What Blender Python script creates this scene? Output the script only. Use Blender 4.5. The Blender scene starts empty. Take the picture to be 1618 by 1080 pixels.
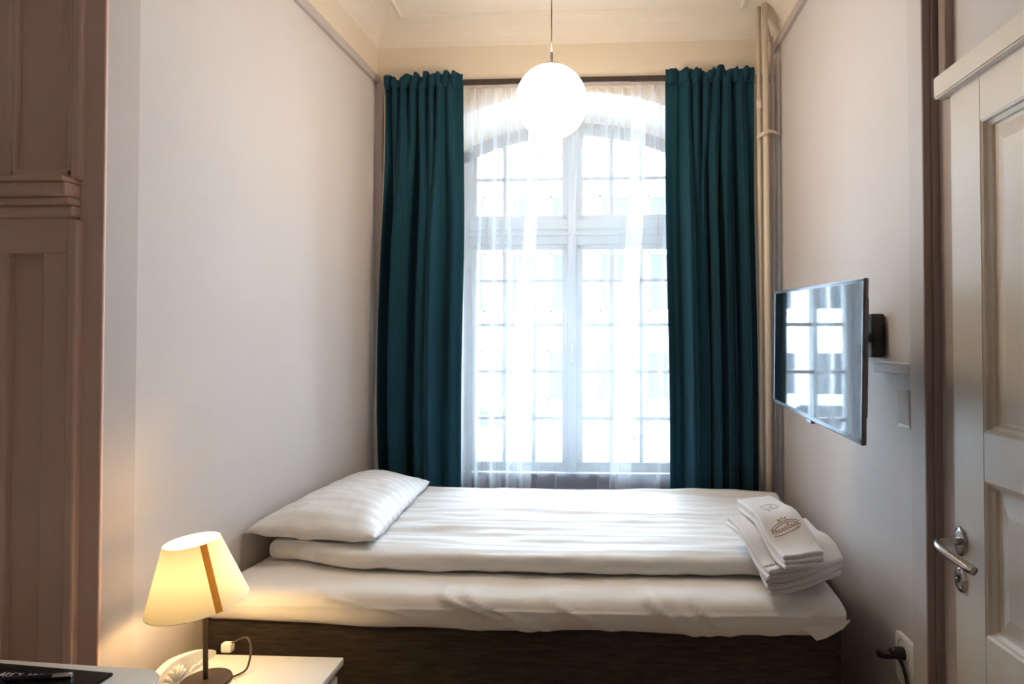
import bpy, bmesh, math, random
from mathutils import Vector, Matrix, noise
random.seed(4)
PI = math.pi
sc = bpy.context.scene
C = sc.collection

# ------------------------------------------------------------------ camera
F_PX = 950.0
YAW, PITCH = math.radians(2.8), math.radians(1.0)
cd = bpy.data.cameras.new('camera')
cam = bpy.data.objects.new('camera', cd); C.objects.link(cam)
cam.location = (0, 0, 1.42)
cam.rotation_euler = (PI/2 + PITCH, 0, YAW)
cd.sensor_width = 36.0
cd.lens = F_PX/1618*36.0
cd.shift_x = -0.0584
cd.shift_y = -0.0059
cd.clip_start = 0.02
sc.camera = cam

# ------------------------------------------------------------------ world, sun, exposure
w = bpy.data.worlds.new('overcast_sky'); sc.world = w; w.use_nodes = True
bg = w.node_tree.nodes['Background']
bg.inputs[0].default_value = (0.66, 0.83, 1.0, 1)
bg.inputs[1].default_value = 9.6
sd = bpy.data.lights.new('sun', 'SUN'); sd.energy = 3.2; sd.angle = math.radians(8); sd.color = (1, .96, .9)
so = bpy.data.objects.new('sun', sd); C.objects.link(so)
so.rotation_euler = (math.radians(42), 0, math.radians(-14)); so.location = (0, -8, 12)
pd = bpy.data.lights.new('window_portal', 'AREA'); pd.shape = 'RECTANGLE'; pd.size = 1.5; pd.size_y = 2.2
pd.cycles.is_portal = True
po = bpy.data.objects.new('window_portal', pd); C.objects.link(po)
po.location = (-0.166, 3.66, 1.7); po.rotation_euler = (-PI/2, 0, 0)
sc.view_settings.view_transform = 'Standard'
sc.view_settings.look = 'None'
sc.view_settings.gamma = 1.0
sc.view_settings.use_curve_mapping = False
sc.view_settings.exposure = 1.88
GLOBE, BULB = 9.2, 40.0
try:
    sc.cycles.max_bounces = 10; sc.cycles.transparent_max_bounces = 24; sc.cycles.sample_clamp_indirect = 6
except Exception:
    pass

# ------------------------------------------------------------------ materials
def mat(name, col, rough=.6, metal=0, spec=.5, bump=None, tint=None, sheen=0, coat=0, ior=None):
    """bump = (scale xyz, strength, distance); tint = (scale xyz, amount)"""
    m = bpy.data.materials.new(name); m.use_nodes = True
    nt = m.node_tree; b = nt.nodes['Principled BSDF']
    b.inputs['Base Color'].default_value = (*col, 1)
    b.inputs['Roughness'].default_value = rough
    b.inputs['Metallic'].default_value = metal
    b.inputs['Specular IOR Level'].default_value = spec
    if ior: b.inputs['IOR'].default_value = ior
    if sheen:
        b.inputs['Sheen Weight'].default_value = sheen; b.inputs['Sheen Roughness'].default_value = .35
    if coat: b.inputs['Coat Weight'].default_value = coat
    tc = nt.nodes.new('ShaderNodeTexCoord')
    def nz(scale, detail=4):
        mp = nt.nodes.new('ShaderNodeMapping'); mp.inputs['Scale'].default_value = scale
        nt.links.new(tc.outputs['Object'], mp.inputs['Vector'])
        n = nt.nodes.new('ShaderNodeTexNoise'); n.inputs['Scale'].default_value = 1; n.inputs['Detail'].default_value = detail
        nt.links.new(mp.outputs[0], n.inputs['Vector']); return n
    if bump:
        n = nz(bump[0]); bp = nt.nodes.new('ShaderNodeBump')
        bp.inputs['Strength'].default_value = bump[1]; bp.inputs['Distance'].default_value = bump[2]
        nt.links.new(n.outputs['Fac'], bp.inputs['Height']); nt.links.new(bp.outputs[0], b.inputs['Normal'])
    if tint:
        n = nz(tint[0]); mx = nt.nodes.new('ShaderNodeMix'); mx.data_type = 'RGBA'
        a = tint[1]
        mx.inputs[6].default_value = (*[c*(1-a) for c in col], 1); mx.inputs[7].default_value = (*[min(1, c*(1+a)) for c in col], 1)
        nt.links.new(n.outputs['Fac'], mx.inputs[0]); nt.links.new(mx.outputs[2], b.inputs['Base Color'])
    return m

M = {}
M['paper'] = mat('linen_wallpaper', (.63, .575, .56), .75, bump=((160, 160, 420), .18, .002), tint=((3, 3, 3), .03))
M['frieze'] = mat('cream_plaster', (.76, .66, .54), .7, bump=((6, 6, 14), .15, .01), tint=((4, 4, 9), .03))
M['rail'] = mat('greige_paint', (.50, .43, .41), .5)
M['jamb'] = mat('jamb_paint', (.57, .515, .505), .6, bump=((7, 7, 7), .08, .004))
M['casing'] = mat('brown_casing_paint', (.33, .25, .225), .5)
M['panel'] = mat('taupe_gloss_paint', (.80, .555, .475), .42, bump=((5, 5, 5), .08, .005))
M['door'] = mat('warm_white_paint', (.70, .625, .55), .4, bump=((4, 4, 2), .08, .004))
M['ceil'] = mat('ceiling_paint', (.82, .75, .66), .8)
M['wood'] = mat('dark_floor', (.44, .33, .24), .45, bump=((40, 3, 3), .2, .003), tint=((30, 2, 2), .3))
M['rear'] = mat('rear_wall_paint', (.84, .78, .72), .8)
M['winpaint'] = mat('window_paint', (.31, .33, .35), .45)
M['apron_shade'] = mat('shaded_apron_grey', (.10, .10, .15), .5, tint=((12, 12, 12), .2))  # dark lavender, with the shade below the window put into the colour
M['reveal'] = mat('reveal_plaster', (.72, .68, .62), .8)
M['brown'] = mat('dark_bronze', (.045, .028, .022), .45)
M['black'] = mat('black_plastic', (.012, .012, .014), .4)
M['bezel'] = mat('bezel_silver', (.16, .17, .20), .28, metal=.7)
M['steel'] = mat('satin_steel', (.50, .47, .45), .25, metal=1)
M['chrome'] = mat('bright_nickel', (.66, .66, .68), .16, metal=1)
M['white'] = mat('white_lacquer', (.80, .77, .72), .35)
M['plastic'] = mat('white_plastic', (.80, .79, .77), .4)
M['pipe'] = mat('cream_pipe_paint', (.74, .63, .50), .4)
M['cord'] = mat('cord', (.06, .04, .03), .6)
M['bark'] = mat('brown_metal', (.035, .02, .014), .4)
M['leather'] = mat('black_leather', (.008, .006, .006), .5, spec=.3, bump=((300, 300, 300), .2, .001))
M['letter'] = mat('white_print', (.62, .58, .54), .6)
M['red'] = mat('red_print', (.35, .02, .03), .6)
M['blue'] = mat('navy_barrel', (.01, .014, .04), .3)
M['emb'] = mat('brown_thread', (.34, .19, .12), .8)
M['towel'] = mat('terry_towel', (.76, .72, .71), .95, bump=((500, 500, 500), .5, .003), sheen=.3)
M['velvet'] = mat('teal_velvet', (.0085, .044, .068), .85, spec=.12, sheen=.24, bump=((90, 90, 12), .2, .002), tint=((30, 30, 4), .18))
M['velvet'].node_tree.nodes['Principled BSDF'].inputs['Sheen Tint'].default_value = (.35, .75, .85, 1)
M['lining'] = mat('beige_lining', (.62, .54, .48), .8)
M['tweed'] = mat('dark_brown_tweed', (.048, .034, .025), .9, bump=((60, 60, 420), .6, .004), tint=((16, 16, 130), 1.0))
M['sheet'] = mat('white_cotton', (.86, .815, .785), .8, bump=((5, 9, 9), .35, .02))

def stripe_mat(name, axis, period):
    m = mat(name, (.83, .80, .785), .6)
    nt = m.node_tree; b = nt.nodes['Principled BSDF']
    tc = nt.nodes['Texture Coordinate']
    sep = nt.nodes.new('ShaderNodeSeparateXYZ'); nt.links.new(tc.outputs['Object'], sep.inputs[0])
    nz = nt.nodes.new('ShaderNodeTexNoise'); nz.inputs['Scale'].default_value = 2.0
    nt.links.new(tc.outputs['Object'], nz.inputs['Vector'])
    ad = nt.nodes.new('ShaderNodeMath'); ad.operation = 'MULTIPLY_ADD'; ad.inputs[1].default_value = .03
    nt.links.new(nz.outputs['Fac'], ad.inputs[0]); nt.links.new(sep.outputs[axis], ad.inputs[2])
    mu = nt.nodes.new('ShaderNodeMath'); mu.operation = 'MULTIPLY'; mu.inputs[1].default_value = 2*PI/period
    nt.links.new(ad.outputs[0], mu.inputs[0])
    sn = nt.nodes.new('ShaderNodeMath'); sn.operation = 'SINE'; nt.links.new(mu.outputs[0], sn.inputs[0])
    mr = nt.nodes.new('ShaderNodeMapRange'); mr.inputs[1].default_value = -.3; mr.inputs[2].default_value = .3
    nt.links.new(sn.outputs[0], mr.inputs[0])
    r = nt.nodes.new('ShaderNodeMapRange'); r.inputs[3].default_value = .42; r.inputs[4].default_value = .75
    nt.links.new(mr.outputs[0], r.inputs[0]); nt.links.new(r.outputs[0], b.inputs['Roughness'])
    mx = nt.nodes.new('ShaderNodeMix'); mx.data_type = 'RGBA'
    mx.inputs[6].default_value = (.82, .805, .80, 1); mx.inputs[7].default_value = (.75, .735, .73, 1)
    nt.links.new(mr.outputs[0], mx.inputs[0]); nt.links.new(mx.outputs[2], b.inputs['Base Color'])
    return m
M['satin'] = stripe_mat('satin_stripe_cotton', 1, .062)

def glass_mat():
    m = bpy.data.materials.new('window_glass'); m.use_nodes = True; nt = m.node_tree
    nt.nodes.remove(nt.nodes['Principled BSDF']); out = nt.nodes['Material Output']
    t = nt.nodes.new('ShaderNodeBsdfTransparent'); t.inputs[0].default_value = (.95, .97, .97, 1)
    g = nt.nodes.new('ShaderNodeBsdfGlossy'); g.inputs['Roughness'].default_value = .02
    f = nt.nodes.new('ShaderNodeFresnel'); f.inputs[0].default_value = 1.25
    mx = nt.nodes.new('ShaderNodeMixShader')
    nt.links.new(f.outputs[0], mx.inputs[0]); nt.links.new(t.outputs[0], mx.inputs[1]); nt.links.new(g.outputs[0], mx.inputs[2])
    nt.links.new(mx.outputs[0], out.inputs['Surface']); return m
M['glass'] = glass_mat()

def slant(nt, sock, o):
    lw = nt.nodes.new('ShaderNodeLayerWeight'); lw.inputs[0].default_value = .5
    f = nt.nodes.new('ShaderNodeMath'); f.operation = 'SUBTRACT'; f.inputs[0].default_value = 1.0; nt.links.new(lw.outputs['Facing'], f.inputs[1])
    c = nt.nodes.new('ShaderNodeMath'); c.operation = 'MAXIMUM'; c.inputs[1].default_value = .12; nt.links.new(f.outputs[0], c.inputs[0])
    d = nt.nodes.new('ShaderNodeMath'); d.operation = 'DIVIDE'; d.inputs[0].default_value = 1.0; nt.links.new(c.outputs[0], d.inputs[1])
    p = nt.nodes.new('ShaderNodeMath'); p.operation = 'POWER'; p.inputs[0].default_value = 1-o; nt.links.new(d.outputs[0], p.inputs[1])
    r = nt.nodes.new('ShaderNodeMath'); r.operation = 'SUBTRACT'; r.inputs[0].default_value = 1.0; nt.links.new(p.outputs[0], r.inputs[1])
    nt.links.new(r.outputs[0], sock)

def cloth_mat(name, col, opac, trans):
    """thin woven cloth: some light straight through the weave, some scattered through, some scattered back"""
    m = bpy.data.materials.new(name); m.use_nodes = True; nt = m.node_tree
    nt.nodes.remove(nt.nodes['Principled BSDF']); out = nt.nodes['Material Output']
    d = nt.nodes.new('ShaderNodeBsdfDiffuse'); d.inputs[0].default_value = (*col, 1)
    tl = nt.nodes.new('ShaderNodeBsdfTranslucent'); tl.inputs[0].default_value = (*col, 1)
    a = nt.nodes.new('ShaderNodeMixShader'); a.inputs[0].default_value = trans
    nt.links.new(d.outputs[0], a.inputs[1]); nt.links.new(tl.outputs[0], a.inputs[2])
    if opac < 1:
        t = nt.nodes.new('ShaderNodeBsdfTransparent')
        b = nt.nodes.new('ShaderNodeMixShader'); b.inputs[0].default_value = opac
        slant(nt, b.inputs[0], opac)
        nt.links.new(t.outputs[0], b.inputs[1]); nt.links.new(a.outputs[0], b.inputs[2])
        a = b
    nt.links.new(a.outputs[0], out.inputs['Surface']); return m
M['sheer'] = cloth_mat('white_voile', (.93, .93, .95), .22, .54)
M['shade'] = cloth_mat('cream_shade_cloth', (.95, .88, .66), 1, .12)
M['ribbon'] = cloth_mat('ochre_ribbon', (.80, .42, .10), 1, .14)

def emit(name, col, s):
    m = bpy.data.materials.new(name); m.use_nodes = True; nt = m.node_tree
    nt.nodes.remove(nt.nodes['Principled BSDF'])
    e = nt.nodes.new('ShaderNodeEmission'); e.inputs[0].default_value = (*col, 1); e.inputs[1].default_value = s
    nt.links.new(e.outputs[0], nt.nodes['Material Output'].inputs['Surface']); return m
M['globe'] = emit('lit_opal_glass', (1, .82, .60), GLOBE)
M['bulb'] = emit('lit_bulb', (1, .67, .32), BULB)
M['facade'] = mat('pale_render', (.42, .44, .46), .9)
M['facwin'] = mat('facade_window_glass', (.022, .027, .032), .5, spec=.08)
M['asphalt'] = mat('pale_paving', (.78, .78, .78), .9)
M['carpaint'] = mat('silver_car_paint', (.45, .5, .55), .3)
M['tyre'] = mat('tyre', (.03, .03, .03), .8)
M['screen'] = mat('tv_screen_glass', (.006, .008, .012), .035, ior=2.3)

# ------------------------------------------------------------------ mesh helpers
def root_loc(o):
    v = Vector((0, 0, 0))
    while o is not None:
        v = v + o.location; o = o.parent
    return v

def obj(name, bm, m, parent=None, smooth=False, mods=None):
    bmesh.ops.recalc_face_normals(bm, faces=bm.faces[:])
    if parent is None:
        xs = [v.co.x for v in bm.verts]; ys = [v.co.y for v in bm.verts]; zs = [v.co.z for v in bm.verts]
        loc = Vector(((min(xs)+max(xs))/2, (min(ys)+max(ys))/2, min(zs)))
    else:
        loc = root_loc(parent)
    bmesh.ops.translate(bm, verts=bm.verts[:], vec=-loc)
    me = bpy.data.meshes.new(name); bm.to_mesh(me); bm.free()
    me.materials.append(m)
    if smooth:
        for p in me.polygons: p.use_smooth = True
        if smooth == 'auto':
            try: me.set_sharp_from_angle(angle=math.radians(40))
            except Exception: pass
    o = bpy.data.objects.new(name, me); C.objects.link(o)
    if parent is None: o.location = loc
    else: o.parent = parent
    return o

def thing(name, label, cat, loc, group=None):
    o = bpy.data.objects.new(name, None); C.objects.link(o); o.location = loc; o.empty_display_size = .1
    return tag(o, label, cat, group)

def tag(o, label, cat, group=None, kind=None):
    o['label'] = label; o['category'] = cat
    if group: o['group'] = group
    if kind: o['kind'] = kind
    return o

def struct(name, bm, m, parent=None, smooth=False, label=None, cat=None):
    o = obj(name, bm, m, parent, smooth)
    if parent is None:
        o['kind'] = 'structure'
        if label: o['label'] = label
        if cat: o['category'] = cat
    return o

def B(): return bmesh.new()

def box(bm, x0, x1, y0, y1, z0, z1, bev=0, seg=2):
    r = bmesh.ops.create_cube(bm, size=1)
    vs = r['verts']
    bmesh.ops.scale(bm, verts=vs, vec=(x1-x0, y1-y0, z1-z0))
    bmesh.ops.translate(bm, verts=vs, vec=((x0+x1)/2, (y0+y1)/2, (z0+z1)/2))
    if bev:
        es = list({e for v in vs for e in v.link_edges})
        bmesh.ops.bevel(bm, geom=es, offset=bev, segments=seg, affect='EDGES', profile=.5)
    return bm

def hexa(bm, p):
    """8 points: 4 of one end then 4 of the other"""
    v = [bm.verts.new(q) for q in p]
    for f in ((0, 1, 2, 3), (7, 6, 5, 4), (0, 4, 5, 1), (1, 5, 6, 2), (2, 6, 7, 3), (3, 7, 4, 0)):
        bm.faces.new([v[i] for i in f])
    return bm

def tube(bm, pts, r, seg=12, caps=True, sq=None):
    pts = [Vector(p) for p in pts]; rings = []
    n = len(pts); up = None
    for i, p in enumerate(pts):
        t = (pts[min(i+1, n-1)] - pts[max(i-1, 0)]).normalized()
        if up is None:
            a = Vector((0, 0, 1)) if abs(t.z) < .9 else Vector((1, 0, 0))
            up = (a - t*a.dot(t)).normalized()
        else:
            up = (up - t*up.dot(t)).normalized()
        s = t.cross(up)
        rr = r[i] if isinstance(r, (list, tuple)) else r
        k = sq or 1
        rings.append([bm.verts.new(p + up*math.cos(2*PI*j/seg)*rr + s*math.sin(2*PI*j/seg)*rr*k) for j in range(seg)])
    for a, b in zip(rings, rings[1:]):
        for j in range(seg):
            bm.faces.new((a[j], a[(j+1) % seg], b[(j+1) % seg], b[j]))
    if caps:
        bm.faces.new(rings[0]); bm.faces.new(rings[-1])
    return bm

def spline(pts, n=8):
    """Catmull-Rom through the points"""
    P = [Vector(p) for p in pts]; out = []
    for i in range(len(P)-1):
        p0 = P[max(i-1, 0)]; p1 = P[i]; p2 = P[i+1]; p3 = P[min(i+2, len(P)-1)]
        for k in range(n):
            t = k/n
            out.append(.5*((2*p1) + (p2-p0)*t + (2*p0-5*p1+4*p2-p3)*t*t + (3*p1-p0-3*p2+p3)*t**3))
    out.append(P[-1]); return out

def lathe(bm, prof, c, seg=32, mtx=None):
    """prof: (r, z) list round a vertical axis at c"""
    rings = []
    for r, z in prof:
        ring = []
        if r < 1e-6: ring = [bm.verts.new((0, 0, z))]
        else: ring = [bm.verts.new((r*math.cos(2*PI*j/seg), r*math.sin(2*PI*j/seg), z)) for j in range(seg)]
        rings.append(ring)
    for a, b in zip(rings, rings[1:]):
        for j in range(seg):
            k = (j+1) % seg
            if len(a) == 1 and len(b) > 1: bm.faces.new((a[0], b[j], b[k]))
            elif len(b) == 1 and len(a) > 1: bm.faces.new((a[j], a[k], b[0]))
            elif len(a) > 1: bm.faces.new((a[j], a[k], b[k], b[j]))
    vs = [v for r in rings for v in r]
    if mtx is not None: bmesh.ops.transform(bm, matrix=mtx, verts=vs)
    bmesh.ops.translate(bm, verts=vs, vec=c)
    return bm

def prism(bm, poly, axis, a, b):
    """extrude a 2D polygon along an axis from a to b; poly holds the other two coordinates in xyz order"""
    def P(u, v, t):
        return {0: (t, u, v), 1: (u, t, v), 2: (u, v, t)}[axis]
    A = [bm.verts.new(P(u, v, a)) for u, v in poly]; D = [bm.verts.new(P(u, v, b)) for u, v in poly]
    n = len(poly)
    bm.faces.new(A); bm.faces.new(D[::-1])
    for i in range(n): bm.faces.new((A[i], A[(i+1) % n], D[(i+1) % n], D[i]))
    return bm

def rbox(x0, x1, y0, y1, z0, z1, r, n, fn=None, rz=None):
    """box of dense grids with rounded edges; fn deforms each point"""
    bm = B(); cache = {}
    rz = rz or r
    def lin(a, b, k, rr):
        e = [a, a+rr*.15, a+rr*.35, a+rr*.65, a+rr]
        m = [a+rr+(b-a-2*rr)*i/k for i in range(1, k)]
        return e + m + [b-(q-a) for q in reversed(e)]
    X, Y_, Z_ = lin(x0, x1, n[0], r), lin(y0, y1, n[1], r), lin(z0, z1, n[2], rz)
    lo = Vector((x0+r, y0+r, z0+rz)); hi = Vector((x1-r, y1-r, z1-rz))
    def V(x, y, z):
        k = (round(x, 6), round(y, 6), round(z, 6))
        if k in cache: return cache[k]
        q = Vector((min(max(x, lo.x), hi.x), min(max(y, lo.y), hi.y), min(max(z, lo.z), hi.z)))
        d = Vector(((x-q.x)/r, (y-q.y)/r, (z-q.z)/rz))
        if d.length > 0:
            d.normalize(); p = q + Vector((d.x*r, d.y*r, d.z*rz))
        else: p = Vector((x, y, z))
        if fn: p = fn(p)
        cache[k] = bm.verts.new(p); return cache[k]
    def face(a):
        try: bm.faces.new(a)
        except ValueError: pass
    for z in (z0, z1):
        for i in range(len(X)-1):
            for j in range(len(Y_)-1):
                face((V(X[i], Y_[j], z), V(X[i+1], Y_[j], z), V(X[i+1], Y_[j+1], z), V(X[i], Y_[j+1], z)))
    for y in (y0, y1):
        for i in range(len(X)-1):
            for j in range(len(Z_)-1):
                face((V(X[i], y, Z_[j]), V(X[i+1], y, Z_[j]), V(X[i+1], y, Z_[j+1]), V(X[i], y, Z_[j+1])))
    for x in (x0, x1):
        for i in range(len(Y_)-1):
            for j in range(len(Z_)-1):
                face((V(x, Y_[i], Z_[j]), V(x, Y_[i+1], Z_[j]), V(x, Y_[i+1], Z_[j+1]), V(x, Y_[i], Z_[j+1])))
    return bm

def ns(x, y, z=0.): return noise.noise(Vector((x, y, z)))
def sstep(a, b, x):
    t = min(1, max(0, (x-a)/(b-a))); return t*t*(3-2*t)

# ------------------------------------------------------------------ the room
CEIL = 3.135
YB = 3.17                                   # face of the window wall
YL, YR = 1.50, 1.69                         # where the alcove opens, left and right
def xl(y): return -1.205 - .055*(YB-y)      # left wall runs slightly out of square
XR = .910
bm = B(); box(bm, -2.6, 1.3, -2.6, 3.7, -.12, 0); struct('floor', bm, M['wood'])
bm = B(); box(bm, -2.6, 1.3, -2.6, 3.7, CEIL, CEIL+.12); struct('ceiling', bm, M['ceil'])
bm = B()
YA = YL+.085
hexa(bm, [(xl(YA), YA, 0), (xl(YB), YB, 0), (xl(YB), YB, 2.86), (xl(YA), YA, 2.86),
          (-1.5, YA, 0), (-1.5, YB, 0), (-1.5, YB, 2.86), (-1.5, YA, 2.86)])
struct('wall_left', bm, M['paper'])
bm = B()
hexa(bm, [(xl(YA), YA, 2.86), (xl(YB), YB, 2.86), (xl(YB), YB, CEIL), (xl(YA), YA, CEIL),
          (-1.5, YA, 2.86), (-1.5, YB, 2.86), (-1.5, YB, CEIL), (-1.5, YA, CEIL)])
struct('wall_left_frieze', bm, M['frieze'])
bm = B(); box(bm, XR, 1.2, YR+.02, YB, 0, 2.98); struct('wall_right', bm, M['paper'])
bm = B(); box(bm, XR, 1.2, YR+.02, YB, 2.98, CEIL); struct('wall_right_frieze', bm, M['frieze'])

# window wall with a splayed, arched niche
WX = -.166
def arc(x, half, zs, rise):
    t = (x-WX)/half
    R = (half*half+rise*rise)/(2*rise)
    return zs + math.sqrt(max(R*R-((x-WX))**2, 0)) - (R-rise)
HF, HB = .70, .645                          # half widths of the niche, front and back
def zf(x): return arc(x, HF, 2.60, .175)
def zb(x): return arc(x, HB, 2.50, .165)
Y2 = 3.64; SILL = .70; APRON = .752
bm = B()
N = 28
for i in range(N):
    a0, a1 = -1+2*i/N, -1+2*(i+1)/N
    f0, f1, b0, b1 = WX+HF*a0, WX+HF*a1, WX+HB*a0, WX+HB*a1
    hexa(bm, [(f0, YB, zf(f0)), (f1, YB, zf(f1)), (f1, YB, 2.84), (f0, YB, 2.84),
              (b0, Y2, zb(b0)), (b1, Y2, zb(b1)), (b1, Y2, 2.84), (b0, Y2, 2.84)])
hexa(bm, [(-1.5, YB, 0), (WX-HF, YB, 0), (WX-HF, YB, 2.84), (-1.5, YB, 2.84),
          (-1.5, Y2, 0), (WX-HB, Y2, 0), (WX-HB, Y2, 2.84), (-1.5, Y2, 2.84)])
hexa(bm, [(WX+HF, YB, 0), (1.2, YB, 0), (1.2, YB, 2.84), (WX+HF, YB, 2.84),
          (WX+HB, Y2, 0), (1.2, Y2, 0), (1.2, Y2, 2.84), (WX+HB, Y2, 2.84)])
box(bm, WX-HF, WX+HF, YB, Y2, 0, SILL-.03)
struct('wall_back', bm, M['reveal'])
bm = B(); box(bm, -1.5, 1.2, YB, Y2, 2.84, CEIL); struct('wall_back_frieze', bm, M['frieze'])
# the rest of the room, round the camera
bm = B(); box(bm, -2.6, xl(YL), YL, YL+.09, 0, CEIL); struct('wall_left_front', bm, M['panel'])
bm = B(); box(bm, -2.7, -2.6, -2.6, YL+.1, 0, CEIL); struct('wall_left_rear', bm, M['rear'])
bm = B(); box(bm, -2.7, 1.3, -2.7, -2.6, 0, CEIL); struct('wall_rear', bm, M['rear'])
XD = .918                                   # face of the door wall
def xd(y): return XD + .028*(1.62-y)
bm = B()
hexa(bm, [(xd(-2.6)+.02, -2.6, 2.09), (xd(YR)+.02, YR+.01, 2.09), (xd(YR)+.02, YR+.01, CEIL), (xd(-2.6)+.02, -2.6, CEIL),
          (1.3, -2.6, 2.09), (1.3, YR+.01, 2.09), (1.3, YR+.01, CEIL), (1.3, -2.6, CEIL)])
hexa(bm, [(xd(-2.6)+.02, -2.6, 0), (xd(.82)+.02, .82, 0), (xd(.82)+.02, .82, 2.12), (xd(-2.6)+.02, -2.6, 2.12),
          (1.3, -2.6, 0), (1.3, .82, 0), (1.3, .82, 2.12), (1.3, -2.6, 2.12)])
hexa(bm, [(xd(.82)+.06, .82, 0), (xd(1.68)+.06, YR+.01, 0), (xd(1.68)+.06, YR+.01, 2.12), (xd(.82)+.06, .82, 2.12),
          (1.3, .82, 0), (1.3, YR+.01, 0), (1.3, YR+.01, 2.12), (1.3, .82, 2.12)])
struct('wall_right_door', bm, M['paper'])

# picture rails, corner strips, cove
def rail(name, pts, prof, m):
    """sweep a (out, z) profile along two points with the outward normal given"""
    (a, b, nrm) = pts; bm = B()
    v = []
    for p in (a, b):
        v.append([bm.verts.new((p[0]+nrm[0]*o, p[1]+nrm[1]*o, z)) for o, z in prof])
    n = len(prof)
    for i in range(n): bm.faces.new((v[0][i], v[0][(i+1) % n], v[1][(i+1) % n], v[1][i]))
    bm.faces.new(v[0]); bm.faces.new(v[1])
    return struct(name, bm, m)
def rp(z): return [(-.02, z), (.018, z), (.022, z+.01), (.022, z+.034), (.012, z+.044), (.012, z+.05), (-.02, z+.055)]
rail('trim_1', ((xl(YL), YL), (xl(YB), YB), (1, 0)), rp(2.825), M['rail'])
rail('trim_2', ((XR, YR+.02), (XR, YB), (-1, 0)), rp(2.945), M['rail'])
cv = [(-.02, 3.0)] + [(.11-.11*math.cos(a*PI/14), 3.03+.105*math.sin(a*PI/14)) for a in range(8)] + [(.11, CEIL+.02), (-.02, CEIL+.02)]
rail('trim_3', ((-1.2, YB), (.9, YB), (0, -1)), cv, M['ceil'])
rail('trim_4', ((xl(YL), YL), (xl(YB), YB), (1, 0)), cv, M['ceil'])
rail('trim_5', ((XR, YR+.02), (XR, YB), (-1, 0)), cv, M['ceil'])
bm = B()                                    # raised bead framing the ceiling
for x0, x1, y0, y1 in ((-1.04, .72, 3.035, 3.05), (-1.04, -1.025, 1.6, 3.05), (.705, .72, 1.75, 3.05)):
    box(bm, x0, x1, y0, y1, CEIL-.012, CEIL+.01, .003)
struct('trim_6', bm, M['ceil'])
bm = B(); box(bm, -1.6, 1.2, YB-.004, YB+.02, 2.80, 2.842); struct('trim_7', bm, M['rail'])
bm = B(); box(bm, xl(YB)-.02, -1.165, YB-.035, YB+.01, 0, 2.835, .004); struct('trim_8', bm, M['rail'])
# linings at the mouth of the alcove
bm = B()
hexa(bm, [(xl(YL)+.012, YL-.004, 0), (xl(1.585)+.022, 1.585, 0), (xl(1.585)+.022, 1.585, CEIL), (xl(YL)+.012, YL-.004, CEIL),
          (xl(YL)-.02, YL-.004, 0), (xl(1.585)-.02, 1.585, 0), (xl(1.585)-.02, 1.585, CEIL), (xl(YL)-.02, YL-.004, CEIL)])
struct('trim_9', bm, M['jamb'])
bm = B(); box(bm, .882, 1.0, YR, 1.765, 0, CEIL, .002); struct('trim_10', bm, M['jamb'])
bm = B()
box(bm, .8815, .903, YR-.006, YR+.002, 0, CEIL, .002)
box(bm, .903, .96, YR-.012, YR+.012, 0, CEIL, .003)
struct('trim_11', bm, M['casing'])
bm = B(); box(bm, .915, 1.0, YR-.055, YR-.02, 2.13, CEIL, .006); struct('trim_12', bm, M['casing'])

# panelled wall left of the alcove (raised mouldings on it)
def frame_panel(bm, x0, x1, z0, z1, y, wd=.022, d=.014):
    for a, b, c, e in ((x0, x0+wd, z0, z1), (x1-wd, x1, z0, z1), (x0, x1, z0, z0+wd), (x0, x1, z1-wd, z1)):
        box(bm, a, b, y-d, y+.004, c, e, .005)
bm = B()
box(bm, -1.352, xl(YL)+.012, YL-.012, YL+.01, 0, CEIL, .004)       # outer stile
box(bm, -1.366, -1.338, YL-.032, YL+.01, 0, 1.745, .006)           # pilaster edge
box(bm, -1.366, -1.340, YL-.026, YL+.01, 1.85, CEIL, .006)
frame_panel(bm, -1.548, -1.364, 1.86, CEIL-.1, YL)
box(bm, -1.442, -1.36, YL-.018, YL+.01, .1, 1.70, .004)            # inner stile
box(bm, -1.60, -1.358, YL-.021, YL+.01, 1.66, 1.76, .004)
box(bm, -2.6, -1.535, YL-.020, YL+.01, 0, 1.77, .006)
box(bm, -2.6, -1.535, YL-.022, YL+.01, 1.86, CEIL, .006)
struct('trim_13', bm, M['panel'])
bm = B()
for z0, z1, d in ((1.752, 1.782, .030), (1.782, 1.802, .042), (1.802, 1.838, .055), (1.838, 1.852, .064)):
    box(bm, -2.6, -1.350, YL-d, YL+.01, z0, z1, .006)
struct('trim_14', bm, M['panel'])

# ------------------------------------------------------------------ window
WY = 3.50
win = bpy.data.objects.new('window_1', None); C.objects.link(win); win.location = (WX, WY, SILL); win['kind'] = 'structure'
def zw(x): return arc(x, .645, 2.505, .16)
T0, T1 = 2.005, 2.150                         # transom
bm = B()
box(bm, WX-.655, WX-.575, WY-.05, WY+.06, SILL-.02, 2.55)
box(bm, WX+.575, WX+.655, WY-.05, WY+.06, SILL-.02, 2.55)
box(bm, WX-.6, WX+.6, WY-.05, WY+.06, SILL-.02, SILL+.035, .004)
for i in range(24):                           # arched head
    x0, x1 = WX-.645+1.29*i/24, WX-.645+1.29*(i+1)/24
    hexa(bm, [(x0, WY-.05, zw(x0)-.03), (x1, WY-.05, zw(x1)-.03), (x1, WY-.05, zw(x1)+.06), (x0, WY-.05, zw(x0)+.06),
              (x0, WY+.06, zw(x0)-.03), (x1, WY+.06, zw(x1)-.03), (x1, WY+.06, zw(x1)+.06), (x0, WY+.06, zw(x0)+.06)])
struct('window_frame', bm, M['winpaint'], win)
bm = B()
box(bm, WX-.6, WX+.6, WY-.06, WY+.06, T0, T1, .006)
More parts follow.
